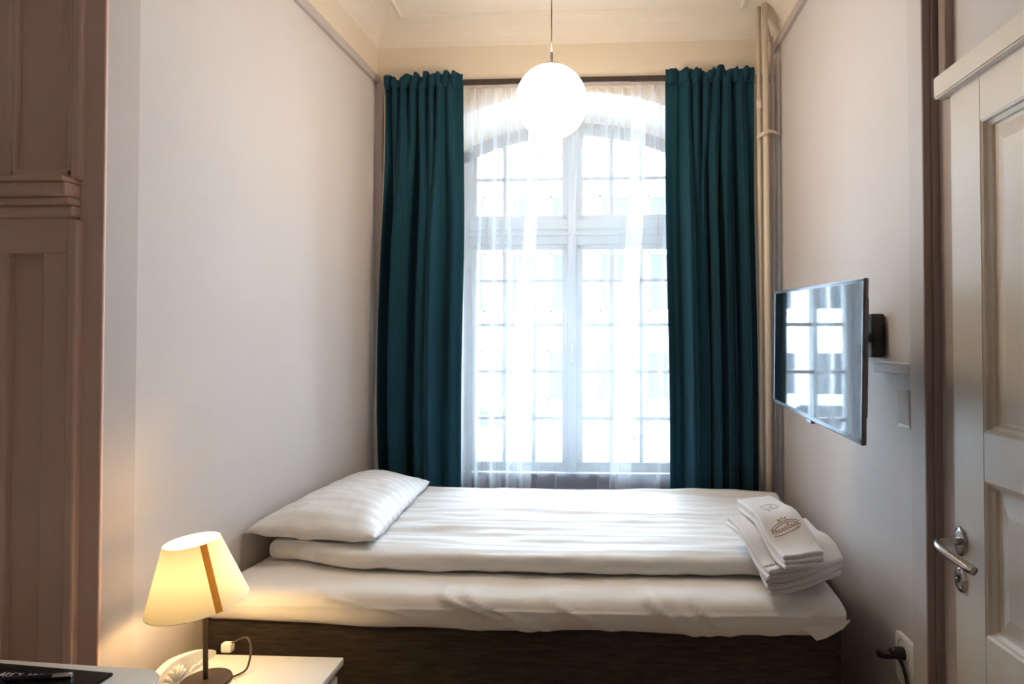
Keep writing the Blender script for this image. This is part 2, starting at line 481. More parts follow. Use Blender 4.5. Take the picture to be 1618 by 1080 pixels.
box(bm, WX-.6, WX+.6, WY-.078, WY-.05, T0+.05, T0+.068, .005)
box(bm, WX-.6, WX+.6, WY-.070, WY-.05, T0+.085, T0+.10, .005)
struct('transom', bm, M['winpaint'], win)
bm = B(); box(bm, WX-.028, WX+.028, WY-.07, WY+.06, SILL, 2.64, .008); struct('mullion', bm, M['winpaint'], win)
for s in (-1, 1):
    for up in (0, 1):
        z0 = T1 if up else SILL+.03
        xa, xb = WX+s*.026, WX+s*.585
        xmin, xmax = min(xa, xb), max(xa, xb)
        bm = B()
        def top(x): return zw(x)-.02 if up else T0
        box(bm, WX+s*.026 if s > 0 else WX-.060, WX+.060 if s > 0 else WX-.026, WY-.045, WY+.03, z0, top(WX+s*.05), .003)
        box(bm, min(WX+s*.555, xb), max(WX+s*.555, xb), WY-.045, WY+.03, z0, top(xb)+.01, .003)
        box(bm, xmin, xmax, WY-.045, WY+.03, z0, z0+.028, .003)
        if not up: box(bm, xmin, xmax, WY-.045, WY+.03, T0-.028, T0+.004, .003)
        sash = struct('sash', bm, M['winpaint'], win)
        for xc in (.225, .395):
            x = WX+s*xc
            bm = B(); box(bm, x-.011, x+.011, WY-.03, WY+.015, z0, top(x)); box(bm, x-.011-s*.012, x+.011-s*.012, WY+.075, WY+.10, z0, top(x))
            struct('glazing_bar', bm, M['winpaint'], sash)
        for zc in ((2.392,) if up else (1.005, 1.275, 1.545, 1.80)):
            bm = B(); box(bm, xmin, xmax, WY-.03, WY+.015, zc-.010, zc+.010); struct('glazing_bar', bm, M['winpaint'], sash)
        bm = B()
        pts = [(xmin+.02, z0+.01), (xmax-.02, z0+.01)] + ([(xmax-.02-(xmax-xmin-.04)*k/8, top(xmax-.02-(xmax-xmin-.04)*k/8)) for k in range(9)] if up else [(xmax-.02, T0), (xmin+.02, T0)])
        prism(bm, pts, 1, WY-.004, WY)
        struct('pane', bm, M['glass'], sash)
bm = B(); tube(bm, [(WX+.0, WY-.075, 1.42), (WX+.0, WY-.095, 1.42)], .01); box(bm, WX-.008, WX+.008, WY-.10, WY-.088, 1.32, 1.43, .004)
struct('latch', bm, M['steel'], win)
bm = B(); box(bm, WX-.71, WX+.71, YB+.005, YB+.05, .30, APRON, .006); struct('window_apron', bm, M['apron_shade'], win)  # wall strip below the glass, coloured dark to stand for its shade
bm = B(); box(bm, WX-.70, WX+.70, YB+.05, WY-.03, SILL-.045, SILL-.005, .006); struct('window_sill', bm, M['winpaint'], win)

# ------------------------------------------------------------------ outside
bm = B(); box(bm, -40, 40, 3.75, 60, -1.3, -1.1); struct('ground', bm, M['asphalt'], label='bright paving outside the window', cat='ground')
FY = 19.0
bl = thing('building', 'pale rendered building across the street, seen through the sheer curtains', 'building', (0, FY, -1.1))
bm = B(); box(bm, -14, 12, FY, FY+6, -1.1, 6.6); obj('facade_wall', bm, M['facade'], bl)
bm = B(); box(bm, -14.3, 12.3, FY-.35, FY+6.3, 6.6, 6.9); obj('cornice', bm, M['facade'], bl)
for r, (z0, z1) in enumerate(((-.3, 1.3), (2.5, 4.4), (4.9, 6.2))):
    for k in range(-5, 5):
        x = k*1.55+.35+(.1 if r else 0)
        bm = B(); frame_panel(bm, x-.52, x+.52, z0, z1, FY, .08, .06); box(bm, x-.03, x+.03, FY-.05, FY, z0, z1)
        fr = obj('window', bm, M['facade'], bl)
        bm = B(); box(bm, x-.46, x+.46, FY-.02, FY+.01, z0+.05, z1-.05); obj('pane', bm, M['facwin'], fr)
def car(cx, cy, label):
    c = thing('parked_car', label, 'car', (cx, cy, -1.1), 'cars parked outside the window')
    prof = [(-2.1, .3), (-2.15, .8), (-1.5, .95), (-.9, 1.5), (.7, 1.52), (1.5, .98), (2.1, .9), (2.2, .35), (1.9, .28), (-1.8, .28)]
    bm = B(); prism(bm, [(cx+a, -1.1+b) for a, b in prof], 1, cy-.85, cy+.85)
    bmesh.ops.bevel(bm, geom=bm.edges[:], offset=.06, segments=2, affect='EDGES')
    body = obj('car_body', bm, M['carpaint'], c, 'auto')
    bm = B(); prism(bm, [(cx+a, -1.1+b) for a, b in ((-1.2, 1.0), (-.82, 1.42), (.62, 1.44), (1.2, 1.0))], 1, cy-.87, cy+.87); obj('window', bm, M['facwin'], c)
    for sx in (-1.35, 1.4):
        for sy in (-.86, .70):
            bm = B(); tube(bm, [(cx+sx, cy+sy, -.78), (cx+sx, cy+sy+.16, -.78)], .32, 20); obj('wheel', bm, M['tyre'], c, 'auto')
car(2.4, 11.5, 'silver car parked outside beyond the right half of the window')
car(-3.0, 12.2, 'silver car parked outside beyond the left half of the window')

# ------------------------------------------------------------------ door
dr = bpy.data.objects.new('door_1', None); C.objects.link(dr); dr.location = (XD, 1.25, 0); dr['kind'] = 'structure'
DF, DN, DT = 1.617, .80, 2.084              # far edge, near edge, top
def dx(y, o=0): return xd(y) + o            # o>0 goes into the door
def dbox(bm, y0, y1, z0, z1, o0, o1):
    hexa(bm, [(dx(y0, o0), y0, z0), (dx(y1, o0), y1, z0), (dx(y1, o0), y1, z1), (dx(y0, o0), y0, z1),
              (dx(y0, o1), y0, z0), (dx(y1, o1), y1, z0), (dx(y1, o1), y1, z1), (dx(y0, o1), y0, z1)])
SY = DF-.114
panels = [(1.2122, 1.9708), (0.7243, 1.0963), (.12, 0.6131)]
bm = B(); dbox(bm, SY, DF, .01, DT, 0, .04); struct('stile', bm, M['door'], dr)
bm = B(); dbox(bm, DN, DN+.118, .01, DT, 0, .04); struct('stile', bm, M['door'], dr)
rz = [(.01, .12), (0.6131, 0.7243), (1.0963, 1.2122), (1.9708, DT)]
for a, b in rz:
    bm = B(); dbox(bm, DN+.118, SY-.0015, a, b, .0005, .04); struct('rail', bm, M['door'], dr)
for z0, z1 in panels:
    y0, y1 = DN+.118, SY
    bm = B()
    def ring(g, o): return [(dx(y0+g, o), y0+g, z0+g), (dx(y1-g, o), y1-g, z0+g), (dx(y1-g, o), y1-g, z1-g), (dx(y0+g, o), y0+g, z1-g)]
    prev = None
    for g, o in ((0, .001), (.006, .004), (.008, .011), (.017, .017), (.019, .023), (.024, .024), (.028, .024), (.066, .010), (.070, .009)):
        cur = [bm.verts.new(p) for p in ring(g, o)]
        if prev:
            for i in range(4): bm.faces.new((prev[i], prev[(i+1) % 4], cur[(i+1) % 4], cur[i]))
        prev = cur
    bm.faces.new(prev)
    o = struct('door_panel', bm, M['door'], dr)
HY, HZ = 1.5925, 0.9223
hd = None
bm = B(); R90 = Matrix.Rotation(-PI/2, 4, 'Y')
lathe(bm, [(0, .006), (.018, .007), (.024, .005), (.0255, 0)], (0, 0, 0), 28)
bmesh.ops.scale(bm, verts=bm.verts[:], vec=(1.5, 1.0, 1)); bmesh.ops.transform(bm, matrix=R90, verts=bm.verts[:])
bmesh.ops.translate(bm, verts=bm.verts[:], vec=(dx(HY)-.0005, HY, HZ))
hd = struct('door_handle', bm, M['steel'], dr, True)
bm = B()
path = spline([(dx(HY)-.002, HY, HZ), (dx(HY)-.03, HY, HZ), (.865, HY-.002, HZ-.001), (.855, HY-.013, HZ-.004), (.853, HY-.033, HZ-.009), (.857, HY-.065, HZ-.016), (.865, HY-.110, HZ-.024), (.871, HY-.132, HZ-.028)], 6)
tube(bm, path, [.0095 if i < 12 else .0098+.0025*math.sin(PI*(i-12)/34) for i in range(len(path))], 16)
struct('lever', bm, M['steel'], hd, True)
for dz in (-.028, .028):
    bm = B(); lathe(bm, [(0, .002), (.0035, .0012), (.004, 0)], (0, 0, 0), 12, R90); bmesh.ops.translate(bm, verts=bm.verts[:], vec=(dx(HY)-.0055, HY, HZ+dz))
    struct('screw', bm, M['chrome'], hd, True)
KZ = 0.8267
bm = B(); lathe(bm, [(0, .007), (.017, .007), (.022, .005), (.0235, 0)], (0, 0, 0), 28)
bmesh.ops.scale(bm, verts=bm.verts[:], vec=(1.45, 1.0, 1)); bmesh.ops.transform(bm, matrix=R90, verts=bm.verts[:])
bmesh.ops.translate(bm, verts=bm.verts[:], vec=(dx(HY)-.0005, HY, KZ))
ke = struct('keyhole_plate', bm, M['chrome'], dr, True)
bm = B(); tube(bm, [(dx(HY)-.0085, HY, KZ+.006), (dx(HY)-.003, HY, KZ+.006)], .0055); box(bm, dx(HY)-.0085, dx(HY)-.003, HY-.0025, HY+.0025, KZ-.009, KZ+.004)
struct('keyhole', bm, M['black'], ke)
for dy, dz in ((.010, -.002), (-.010, -.022), (0, .024)):
    bm = B(); lathe(bm, [(0, .002), (.003, .0012), (.0035, 0)], (0, 0, 0), 12, R90); bmesh.ops.translate(bm, verts=bm.verts[:], vec=(dx(HY)-.0072, HY+dy, KZ+dz))
    struct('screw', bm, M['steel'], ke, True)
bm = B()                                    # head casing
hexa(bm, [(dx(DN-.1)-.022, DN-.1, 2.082), (dx(YR)-.022, YR-.035, 2.082), (dx(YR)-.022, YR-.035, 2.142), (dx(DN-.1)-.022, DN-.1, 2.142),
          (dx(DN-.1)+.06, DN-.1, 2.082), (dx(YR)+.06, YR-.035, 2.082), (dx(YR)+.06, YR-.035, 2.142), (dx(DN-.1)+.06, DN-.1, 2.142)])
bmesh.ops.bevel(bm, geom=bm.edges[:], offset=.004, segments=2, affect='EDGES')
struct('trim_15', bm, M['door'])
bm = B(); box(bm, .9225, 1.0, DF+.002, YR-.01, 0, 2.118, .002); struct('trim_16', bm, M['rail'])

# ------------------------------------------------------------------ curtains
def fold_sheet(xa_t, xb_t, xa_b, xb_b, z0, z1, yc, fold_t, fold_b, nx, nz, zblend, hem=None, th=.004):
    """hanging cloth: fold_t(u), fold_b(u) give the depth of the folds at the top and at the bottom"""
    bm = B(); g = []
    for j in range(nz+1):
        t = j/nz; z = z1-(z1-z0)*t
        k = sstep(0, zblend, t)
        row = []
        for i in range(nx+1):
            u = i/nx
            ua = xa_t+(xb_t-xa_t)*u; ub = xa_b(t)+(xb_b(t)-xa_b(t))*u
            x = ua*(1-k)+ub*k
            y = yc+fold_t(u)*(1-k)+fold_b(u)*k
            row.append(bm.verts.new((x, y, z)))
        g.append(row)
    for j in range(nz):
        for i in range(nx): bm.faces.new((g[j][i], g[j][i+1], g[j+1][i+1], g[j+1][i]))
    if th:
        bmesh.ops.recalc_face_normals(bm, faces=bm.faces[:])
        bmesh.ops.solidify(bm, geom=bm.faces[:], thickness=th)
    return bm

def ridges(cs, amp, ex=1.0):
    """depth profile from ridge / valley positions: list of (u, y)"""
    def f(u):
        for (a, ya), (b, yb) in zip(cs, cs[1:]):
            if u <= b or b == cs[-1][0]:
                t = min(1, max(0, (u-a)/(b-a))); t = t*t*(3-2*t); return amp*(ya+(yb-ya)*t)
        return 0
    return f

def curtain(label, xa, xb, xab, xbb, top_r, bot_r, lining, seed):
    c = thing('velvet_curtain', label, 'curtain', ((xa+xb)/2, 3.06, .06), 'teal velvet curtains')
    rt, rb = ridges(top_r, .028), ridges(bot_r, .067)
    def ft(u): return rt(u)+.004*ns(u*30, seed)
    def fb(u): return rb(u)+.006*ns(u*14, seed+3)
    bm = fold_sheet(xa, xb, xab, xbb, .06, 2.768, 3.044, ft, fb, 260, 60, .32)
    obj('drape', bm, M['velvet'], c, True)
    # ruffled heading that stands up over the rail
    bm = B(); g = []
    nx, nz = 300, 10
    for j in range(nz+1):
        t = j/nz; row = []
        for i in range(nx+1):
            u = i/nx; x = xa+(xb-xa)*u
            edge = min(1, u*9, (1-u)*9)
            ph = 2*PI*(7.5*u+.9*ns(u*4.3, seed)+.25*ns(u*11, seed+6)); wv = (math.sin(ph)+.35*math.sin(2.3*ph+seed))*(.35+1.0*abs(ns(u*6, seed+9)))*edge
            y = 3.045 + rt(u)*.8*(1-t) + (.012+.020*t)*wv - .012*math.sin(PI*t)
            z = 2.752+.070*t + edge*t*(.026*ns(u*9, seed+2)+.014*math.cos(ph)*(.4+abs(ns(u*8, seed+1)))+.008*ns(u*30, seed))
            row.append(bm.verts.new((x+.006*ns(u*20, seed+5)*t, y, z)))
        g.append(row)
    for j in range(nz):
        for i in range(nx): bm.faces.new((g[j][i], g[j][i+1], g[j+1][i+1], g[j+1][i]))
    bmesh.ops.recalc_face_normals(bm, faces=bm.faces[:]); bmesh.ops.solidify(bm, geom=bm.faces[:], thickness=.004)
    obj('ruffled_heading', bm, M['velvet'], c, True)
    if lining:
        bm = B(); g = []
        for j in range(41):
            t = j/40; z = 2.74-2.68*t
            x = xab(t)
            wob = .022*sstep(.35, .75, t)
            g.append([bm.verts.new((x-.016*k/3-wob*(k/3)*(.4+.6*math.sin(t*7)**2), 3.075+.02*k/3, z)) for k in range(4)])
        for j in range(40):
            for k in range(3): bm.faces.new((g[j][k], g[j][k+1], g[j+1][k+1], g[j+1][k]))
        bmesh.ops.recalc_face_normals(bm, faces=bm.faces[:]); bmesh.ops.solidify(bm, geom=bm.faces[:], thickness=.003)
        o = obj('lining', bm, M['lining'], c, True); o['label'] = 'pale beige lining edge'
    return c

# ridge = -1 (towards the room), valley = +1
curtain('teal velvet curtain hanging at the left of the window, above the pillow', -1.122, -.708,
        lambda t: -1.122-.035*sstep(.05, .55, t)+.045*sstep(.6, 1, t), lambda t: -.708-.015*sstep(.2, .6, t),
        [(0, .6), (.08, 1), (.13, -.6), (.19, .5), (.24, -.7), (.30, .6), (.36, -.8), (.42, .6), (.48, -.8), (.53, .8), (.60, -.7), (.64, .9), (.70, -.8), (.76, .4), (.83, -.6), (.90, .2), (1, .1)],
        [(0, .2), (.10, 1), (.20, -.8), (.30, -.5), (.38, 1), (.44, 1), (.50, -.6), (.58, -.4), (.66, -1), (.76, .6), (.88, .1), (.96, .4), (1, .6)], True, 1.3)
curtain('teal velvet curtain hanging at the right of the window, beside the heating pipes', .326, .770,
        lambda t: .326+.022*sstep(.1, .7, t), lambda t: .770+.018*sstep(.1, .6, t),
        [(0, .2), (.12, .3), (.18, .7), (.25, -.7), (.30, .3), (.35, -.9), (.40, 1), (.46, -.7), (.52, .6), (.58, -.6), (.63, .9), (.69, -.9), (.76, 1), (.84, -.5), (.92, .5), (1, .3)],
        [(0, .5), (.10, .7), (.18, .9), (.25, -1), (.33, -.2), (.42, -.1), (.48, 1), (.54, -.9), (.60, .9), (.66, -.6), (.73, .2), (.80, 1), (.87, -.7), (.94, .5), (1, .4)], False, 7.1)

def sheer(label, xa, xb, xab, xbb, seed, yc, nf, amp, side):
    def ft(u): return .010*math.sin(2*PI*(nf*1.4*u+.3*ns(u*4, seed)))+.005*ns(u*20, seed)
    def fb(u):
        e = .018*math.sin(2*PI*(nf*u+.45*ns(u*3, seed+4)))*amp
        return e+.004*ns(u*9, seed+2)
    bm = fold_sheet(xa, xb, lambda t: xa+(xab-xa)*t, lambda t: xb+(xbb-xb)*t, .05, 2.785, yc, ft, fb, 150, 30, .5, th=0)
    o = obj('sheer_curtain', bm, M['sheer'], None, True)
    return tag(o, label, 'curtain', 'white sheer curtains')
sheer('white sheer curtain panel nearest the left velvet curtain', -.78, -.330, -.78, -.375, 2.0, 3.122, 5, 1.1, -1)
sheer('white sheer curtain panel in the middle of the window, behind the globe lamp', -.385, .235, -.545, .130, 5.0, 3.162, 6, .55, 0)
sheer('white sheer curtain panel nearest the right velvet curtain', .155, .42, .005, .42, 8.0, 3.122, 3, .7, 1)

bm = B(); box(bm, -1.118, .768, 3.090, 3.102, 2.788, 2.816, .002)
tag(obj('curtain_rail', bm, M['brown']), 'dark brown curtain rail running above the window', 'curtain rail')

# ------------------------------------------------------------------ pipes in the right corner
PG = 'heating pipes in the right corner'
bm = B(); tube(bm, [(.826, 3.02, .0), (.818, 3.02, CEIL-.002)], .0145, 20)
p = obj('heating_pipe', bm, M['pipe'], None, True); tag(p, 'thick cream heating pipe rising in the corner beside the right curtain', 'pipe', PG)
bm = B(); tube(bm, [(.800, 3.055, .0), (.796, 3.055, CEIL-.002)], .0115, 16)
p = obj('heating_pipe', bm, M['pipe'], None, True); tag(p, 'cream heating pipe tucked between the curtain and the thick pipe', 'pipe', PG)
bm = B(); tube(bm, [(.799, 3.055, 2.615), (.799, 3.055, 2.665)], .0155, 16); obj('coupling', bm, M['pipe'], p, True)
bm = B(); tube(bm, spline([(.868, 3.06, 0), (.866, 3.06, 1.5), (.864, 3.06, 2.85), (.858, 3.06, 2.96), (.838, 3.06, 3.05), (.834, 3.06, CEIL-.002)], 6), .007, 12)
p = obj('heating_pipe', bm, M['rail'], None, True); tag(p, 'thin greyish pipe against the right wall, bending near the ceiling', 'pipe', PG)
bm = B()
for z, r in ((2.482, .0205),):
    pts = [(.784, 3.04, z-.014), (.80, 3.012, z-.008), (.82, 3.0, z), (.845, 3.01, z+.005), (.868, 3.035, z+.008), (.895, 3.06, z+.01)]
    tube(bm, spline(pts, 5), .010, 10, sq=.6)
tag(obj('pipe_clamp', bm, M['pipe'], None, True), 'cream clamp band around the corner pipes, near the top', 'clamp')

# ------------------------------------------------------------------ pendant
GX, GY, GZ, GR = -.194, 2.34, 2.380, .1399
pl = thing('pendant_lamp', 'lit white glass globe lamp hanging from the ceiling in front of the window', 'lamp', (GX, GY, GZ-GR))
bm = B(); bmesh.ops.create_uvsphere(bm, u_segments=48, v_segments=32, radius=GR); bmesh.ops.translate(bm, verts=bm.verts[:], vec=(GX, GY, GZ))
obj('globe', bm, M['globe'], pl, True)
bm = B(); lathe(bm, [(0, .010), (.012, .010), (.030, .004), (.040, -.006), (.040, -.010), (0, -.010)], (GX, GY, GZ+GR+.004), 24); obj('globe_cap', bm, M['steel'], pl, 'auto')
bm = B(); tube(bm, [(GX, GY, GZ+GR+.008), (GX, GY, GZ+GR+.055)], .0058, 14); obj('stem', bm, M['steel'], pl, 'auto')
bm = B(); tube(bm, [(GX, GY, GZ+GR+.05), (GX, GY, CEIL-.03)], .0024, 10); obj('cord', bm, M['steel'], pl, True)
bm = B(); lathe(bm, [(0, -.04), (.012, -.04), (.045, -.02), (.05, 0), (0, 0)], (GX, GY, CEIL), 24); obj('ceiling_rose', bm, M['plastic'], pl, 'auto')

# ------------------------------------------------------------------ bed
def bl_(y): return max(xl(y), xl(y))+.012
def br_(y): return .742+.045*(y-1.83)
bed = thing('bed', 'box spring bed with dark tweed base and white sheeted mattress', 'bed', (-.25, 2.4, 0))
Yf, Yk = 1.872, 2.95
bm = B()
hexa(bm, [(bl_(Yf), Yf, .07), (.735, Yf+.012, .07), (.735, Yf+.012, .585), (bl_(Yf), Yf, .585),
          (bl_(Yk), Yk, .07), (.79, Yk, .07), (.79, Yk, .585), (bl_(Yk), Yk, .585)])
bmesh.ops.bevel(bm, geom=bm.edges[:], offset=.018, segments=3, affect='EDGES')
obj('bed_base', bm, M['tweed'], bed, 'auto')
for x, y in ((-1.12, 1.96), (.64, 1.97), (-1.10, 2.89), (.68, 2.89)):
    bm = B(); tube(bm, [(x, y, 0), (x, y, .08)], [.022, .028], 16); obj('leg', bm, M['black'], bed, 'auto')
def mfn(p):
    u = (p.x+1.2)/1.95
    t = (p.y-1.832)/(2.945-1.832)
    x = bl_(p.y)+.006+(br_(p.y)-bl_(p.y)-.006)*min(1.0, max(0, (p.x+1.2)/1.95))
    top = sstep(.60, .655, p.z)
    z = p.z
    fr = 1-sstep(0, .22, t)                 # near the front edge
    z += top*(.006*ns(x*2.2, p.y*2.5)+.003*ns(x*7, p.y*9))
    if top > .4: z -= .012*fr*(1-sstep(0, .08, t))
    if p.y > 2.02: z = min(z, .654)
    low = 1-sstep(.57, .62, p.z)
    z += low*fr*(.016*sstep(-.5, -1.25, x)+.010*ns(x*3.3, 1.7)+.018*sstep(.62, .75, x)-.012)
    y = p.y+.016*sstep(.35, .75, x)*fr - fr*(1-top)*(.006*ns(x*5, p.z*12))
    # drawn creases on the front face
    for cx, cz, sl, a in ((-.42, .63, .55, .008), (-.30, .61, .6, .006), (-.05, .60, .8, .005), (.18, .63, 1.1, .009), (.26, .61, 1.2, .007), (.34, .60, 1.4, .007), (.62, .62, -.9, .006), (-.70, .62, .3, .004)):
        d = (x-cx)-(cz-p.z)*(1/sl)*1.6
        e = math.exp(-(d/.020)**2)*fr
        a *= 1.7; y -= a*e*(1-.3*top); z += a*.6*e*top
    return Vector((x, y, z))
bm = rbox(-1.2, .75, 1.832, 2.945, .556, .655, .040, (120, 56, 6), mfn)
mt = obj('mattress', bm, M['sheet'], bed, True)
bm = B()                                    # corner of the sheet hanging out at the front right
pts = [(.60, 1.844, .590), (.745, 1.850, .600), (.700, 1.842, .580), (.645, 1.838, .556), (.640, 1.840, .548)]
vs = [bm.verts.new(q) for q in [(.575, 1.842, .588), (.745, 1.851, .602), (.720, 1.846, .578), (.668, 1.840, .552), (.640, 1.839, .5445), (.615, 1.840, .568)]]
bm.faces.new(vs); bmesh.ops.recalc_face_normals(bm, faces=bm.faces[:]); bmesh.ops.solidify(bm, geom=bm.faces[:], thickness=.004)
obj('sheet_corner', bm, M['sheet'], mt)

def dfn(p):
    yy = p.y
    L = -1.20+.02*(1-sstep(2.0, 2.3, yy)); Rr = .765+.085*(yy-2.0)
    u = (p.x+1.2)/1.98
    x = max(L+(Rr-L)*u, bl_(yy)+.012)
    top = sstep(.675, .71, p.z)
    fr = 1-sstep(2.0, 2.12, yy)
    y = yy + fr*(.105*(1-sstep(-1.21, -.78, x)) + .014*ns(x*2.1, 4.2)+.02*sstep(.3, .7, x))
    z = p.z
    # long shallow wrinkles across the width
    z += top*(.013*ns(x*1.5, yy*11, 2)+.008*ns(x*2.6, yy*26, 6)+.007*ns(x*.9, yy*4)+.004*ns(x*8, yy*14, 1))*(1-.45*fr)
    z += top*.004*math.exp(-((yy-2.06-.02*ns(x*2, 3))/.02)**2)
    z += (1-top)*fr*(.006*ns(x*6, 8.1)+.004*ns(x*15, 2.2)) if p.z < .70 else 0
    y += fr*(.012*ns(x*5, p.z*14)+.006*ns(x*14, p.z*30))
    rt = sstep(.62, .80, x)
    z -= top*.008*rt
    z += top*.006*sstep(2.8, 2.95, yy)
    return Vector((x, y, z))
bm = rbox(-1.2, .78, 2.0, 2.955, .662, .724, .028, (140, 110, 4), dfn)
tag(obj('duvet', bm, M['satin'], None, True), 'white satin striped duvet spread over the bed', 'duvet')

# pillow: bilinear outline with puffed height
PA, PB, PC_, PD = Vector((-1.262, 2.07, 0)), Vector((-.775, 2.035, 0)), Vector((-.842, 2.93, 0)), Vector((-1.192, 2.97, 0))
bm = B(); nu, nv = 56, 80; grids = []
for side in (1, -1):
    g = []
    for i in range(nu+1):
        row = []
        for j in range(nv+1):
            a, b = -1+2*i/nu, -1+2*j/nv
            # pinch the edges in between the corners
            aa = a*(1-.055*(1-b*b)); bb = b*(1-.035*(1-a*a))
            s, t = (aa+1)/2, (bb+1)/2
            p = PA*(1-s)*(1-t)+PB*s*(1-t)+PC_*s*t+PD*(1-s)*t
            e = (max(0, 1-abs(a)**2.6)**.52)*(max(0, 1-abs(b)**3.2)**.52)
            zmid = .742+.012*(abs(a)*abs(b))**3 + .012*(1-s)
            if side > 0:
                z = zmid + e*(.110-.016*s+.014*ns(p.x*4, p.y*4)) 
                ew = (1-e)
                z += .014*ew*ns(p.x*14, p.y*9)+.006*ns(p.x*7, p.y*12, 3)+.003*ns(p.x*25, p.y*18, 5)
            else:
                z = max(zmid - e*.016, .732)
            row.append((p.x, p.y, z))
        g.append(row)
    grids.append(g)
vt = [[bm.verts.new(q) for q in row] for row in grids[0]]
vb = [[(vt[i][j] if i in (0, nu) or j in (0, nv) else bm.verts.new(grids[1][i][j])) for j in range(nv+1)] for i in range(nu+1)]
for i in range(nu):
    for j in range(nv):
        bm.faces.new((vt[i][j], vt[i+1][j], vt[i+1][j+1], vt[i][j+1]))
        try: bm.faces.new((vb[i][j], vb[i][j+1], vb[i+1][j+1], vb[i+1][j]))
        except ValueError: pass
tag(obj('pillow', bm, M['satin'], None, True), 'plump white striped pillow on the duvet against the left wall', 'pillow')

# ------------------------------------------------------------------ towels
def towel(label, ox, oy, oz, ang, wd, ln, layers, th, shear=0, seed=0, emb=None, wave=.004):
    """a towel folded in layers, fold rounded at its front end; local x across, y along"""
    bm = B(); mtx = Matrix.Translation((ox, oy, oz)) @ Matrix.Rotation(ang, 4, 'Z')
    def drape(q): q.z += .008*ns(q.x*5, q.y*5, 3)+.066*sstep(1.84, 2.04, q.y); return q
    def defo(p, k):
        return drape(mtx @ Vector((p.x+.007*ns(p.y*9, seed+k), p.y+shear*p.x+.006*ns(p.x*12, seed+k), p.z+wave*(k+.3)/layers*ns(p.x*14, p.y*11, seed)+.0015*ns(p.x*45, p.y*45, seed))))
    for k in range(layers):
        d0 = .012*ns(k*3.1, seed+.5); d1 = .016*ns(k*2.3, seed+1.5)
        lay = rbox(-wd/2+d0, wd/2-d0, d1, ln+d1*.6, k*th, (k+1)*th+.0015, th*.49, (14, 22, 2), lambda p, k=k: defo(p, k))
        me = bpy.data.meshes.new('tmp'); lay.to_mesh(me); lay.free(); bm.from_mesh(me); bpy.data.meshes.remove(me)
    o = obj('towel', bm, M['towel'], None, True); tag(o, label, 'towel', 'folded towels on the bed')
    H = layers*th
    if emb:
        for kind, ex, ey, s in emb:
            b2 = B(); strokes = []
            if kind == 'crest':
                strokes.append([(.055*math.cos(a*PI/12), .028*math.sin(a*PI/12)) for a in range(1, 12)])
                strokes.append([(.042*math.cos(a*PI/12), .018*math.sin(a*PI/12)+.002) for a in range(0, 13)])
                strokes.append([(-.012, .030), (-.016, .042), (-.006, .035), (0, .047), (.006, .035), (.016, .042), (.012, .030)])
                x = -.052                                             # a line of script
                for q in range(9):
                    hgt = .018 if q in (0, 5) else .009
                    strokes.append([(x, -.004), (x+.002, hgt-.004), (x+.006, hgt-.006), (x+.005, 0), (x+.009, -.006), (x+.012, -.002)])
                    x += .0118
                strokes.append([(-.05, -.012), (-.02, -.017), (.02, -.017), (.05, -.012)])
            elif kind == 'swirl':
                strokes.append([(.004+.0022*a*math.cos(a*.7), .0022*a*math.sin(a*.7)) for a in range(16)])
                strokes.append([(-.03+.0012*a, .018*math.sin(a*.3)) for a in range(24)])
            else:
                x = -.03
                for q in range(5):
                    strokes.append([(x, -.006), (x+.003, .009), (x+.007, -.004), (x+.011, .006)]); x += .012
            for st in strokes:
                pts = []
                for (sx, sy) in st:
                    lp = Vector((ex+sx*s, ey+sy*s, H+.0022)); q = drape(mtx @ (lp+Vector((0, shear*lp.x, wave*(layers-.7)/layers*ns(lp.x*14, lp.y*11, seed)))))
                    pts.append(q)
                tube(b2, spline(pts, 3), .0011, 6)
            e = obj('embroidery', b2, M['emb'] if kind != 'swirl' else M['towel'], o, True)
            e['label'] = 'brown stitched crest' if kind == 'crest' else ('white stitched swirl' if kind == 'swirl' else 'brown stitched letters')
    return o
towel('largest folded white towel at the bottom of the stack on the bed corner', .628, 1.885, .670, math.radians(1), .265, .33, 3, .016, .38, 1.0, wave=.010)
towel('folded white towel with brown stitched letters, sticking out left between the other two towels', .560, 1.845, .727, math.radians(10), .150, .33, 2, .015, .30, 2.0, [('letters', -.045, .03, .9)], wave=.007)
towel('folded white towel with a brown stitched crest on top of the towel stack', .600, 1.822, .765, math.radians(6), .142, .41, 3, .0135, .30, 3.0, [('crest', 0, .13, .95), ('swirl', .0, .26, 1.3)], wave=.007)

# ------------------------------------------------------------------ television
tv = thing('television', 'flat television with silver bezel on the right wall, reflecting the window', 'television', (.665, 1.866, 1.19))
TM = Matrix.Translation((.645, 1.872, 1.400)) @ Matrix.Rotation(math.radians(2.8), 4, 'X') @ Matrix.Rotation(math.radians(0.0), 4, 'Z')
TL, TH = .752, .410
def tvp(bm): bmesh.ops.transform(bm, matrix=TM, verts=bm.verts[:]); return bm
bm = B(); box(bm, -.004, .004, -TL/2+.002, TL/2-.002, -TH/2+.002, TH/2-.002, .003); box(bm, .0, .034, -TL/2+.06, TL/2-.06, -TH/2+.05, TH/2-.04, .012, 3); obj('back_shell', tvp(bm), M['black'], tv, 'auto')
bm = B()
for a, b, c, d in ((-TL/2, TL/2, -TH/2, -TH/2+.016), (-TL/2, TL/2, TH/2-.011, TH/2), (-TL/2, -TL/2+.010, -TH/2, TH/2), (TL/2-.010, TL/2, -TH/2, TH/2)):
    box(bm, -.010, .003, a, b, c, d, .003)
box(bm, -.012, .0, -.03, .03, -TH/2-.008, -TH/2+.004, .002)
obj('bezel', tvp(bm), M['bezel'], tv, 'auto')
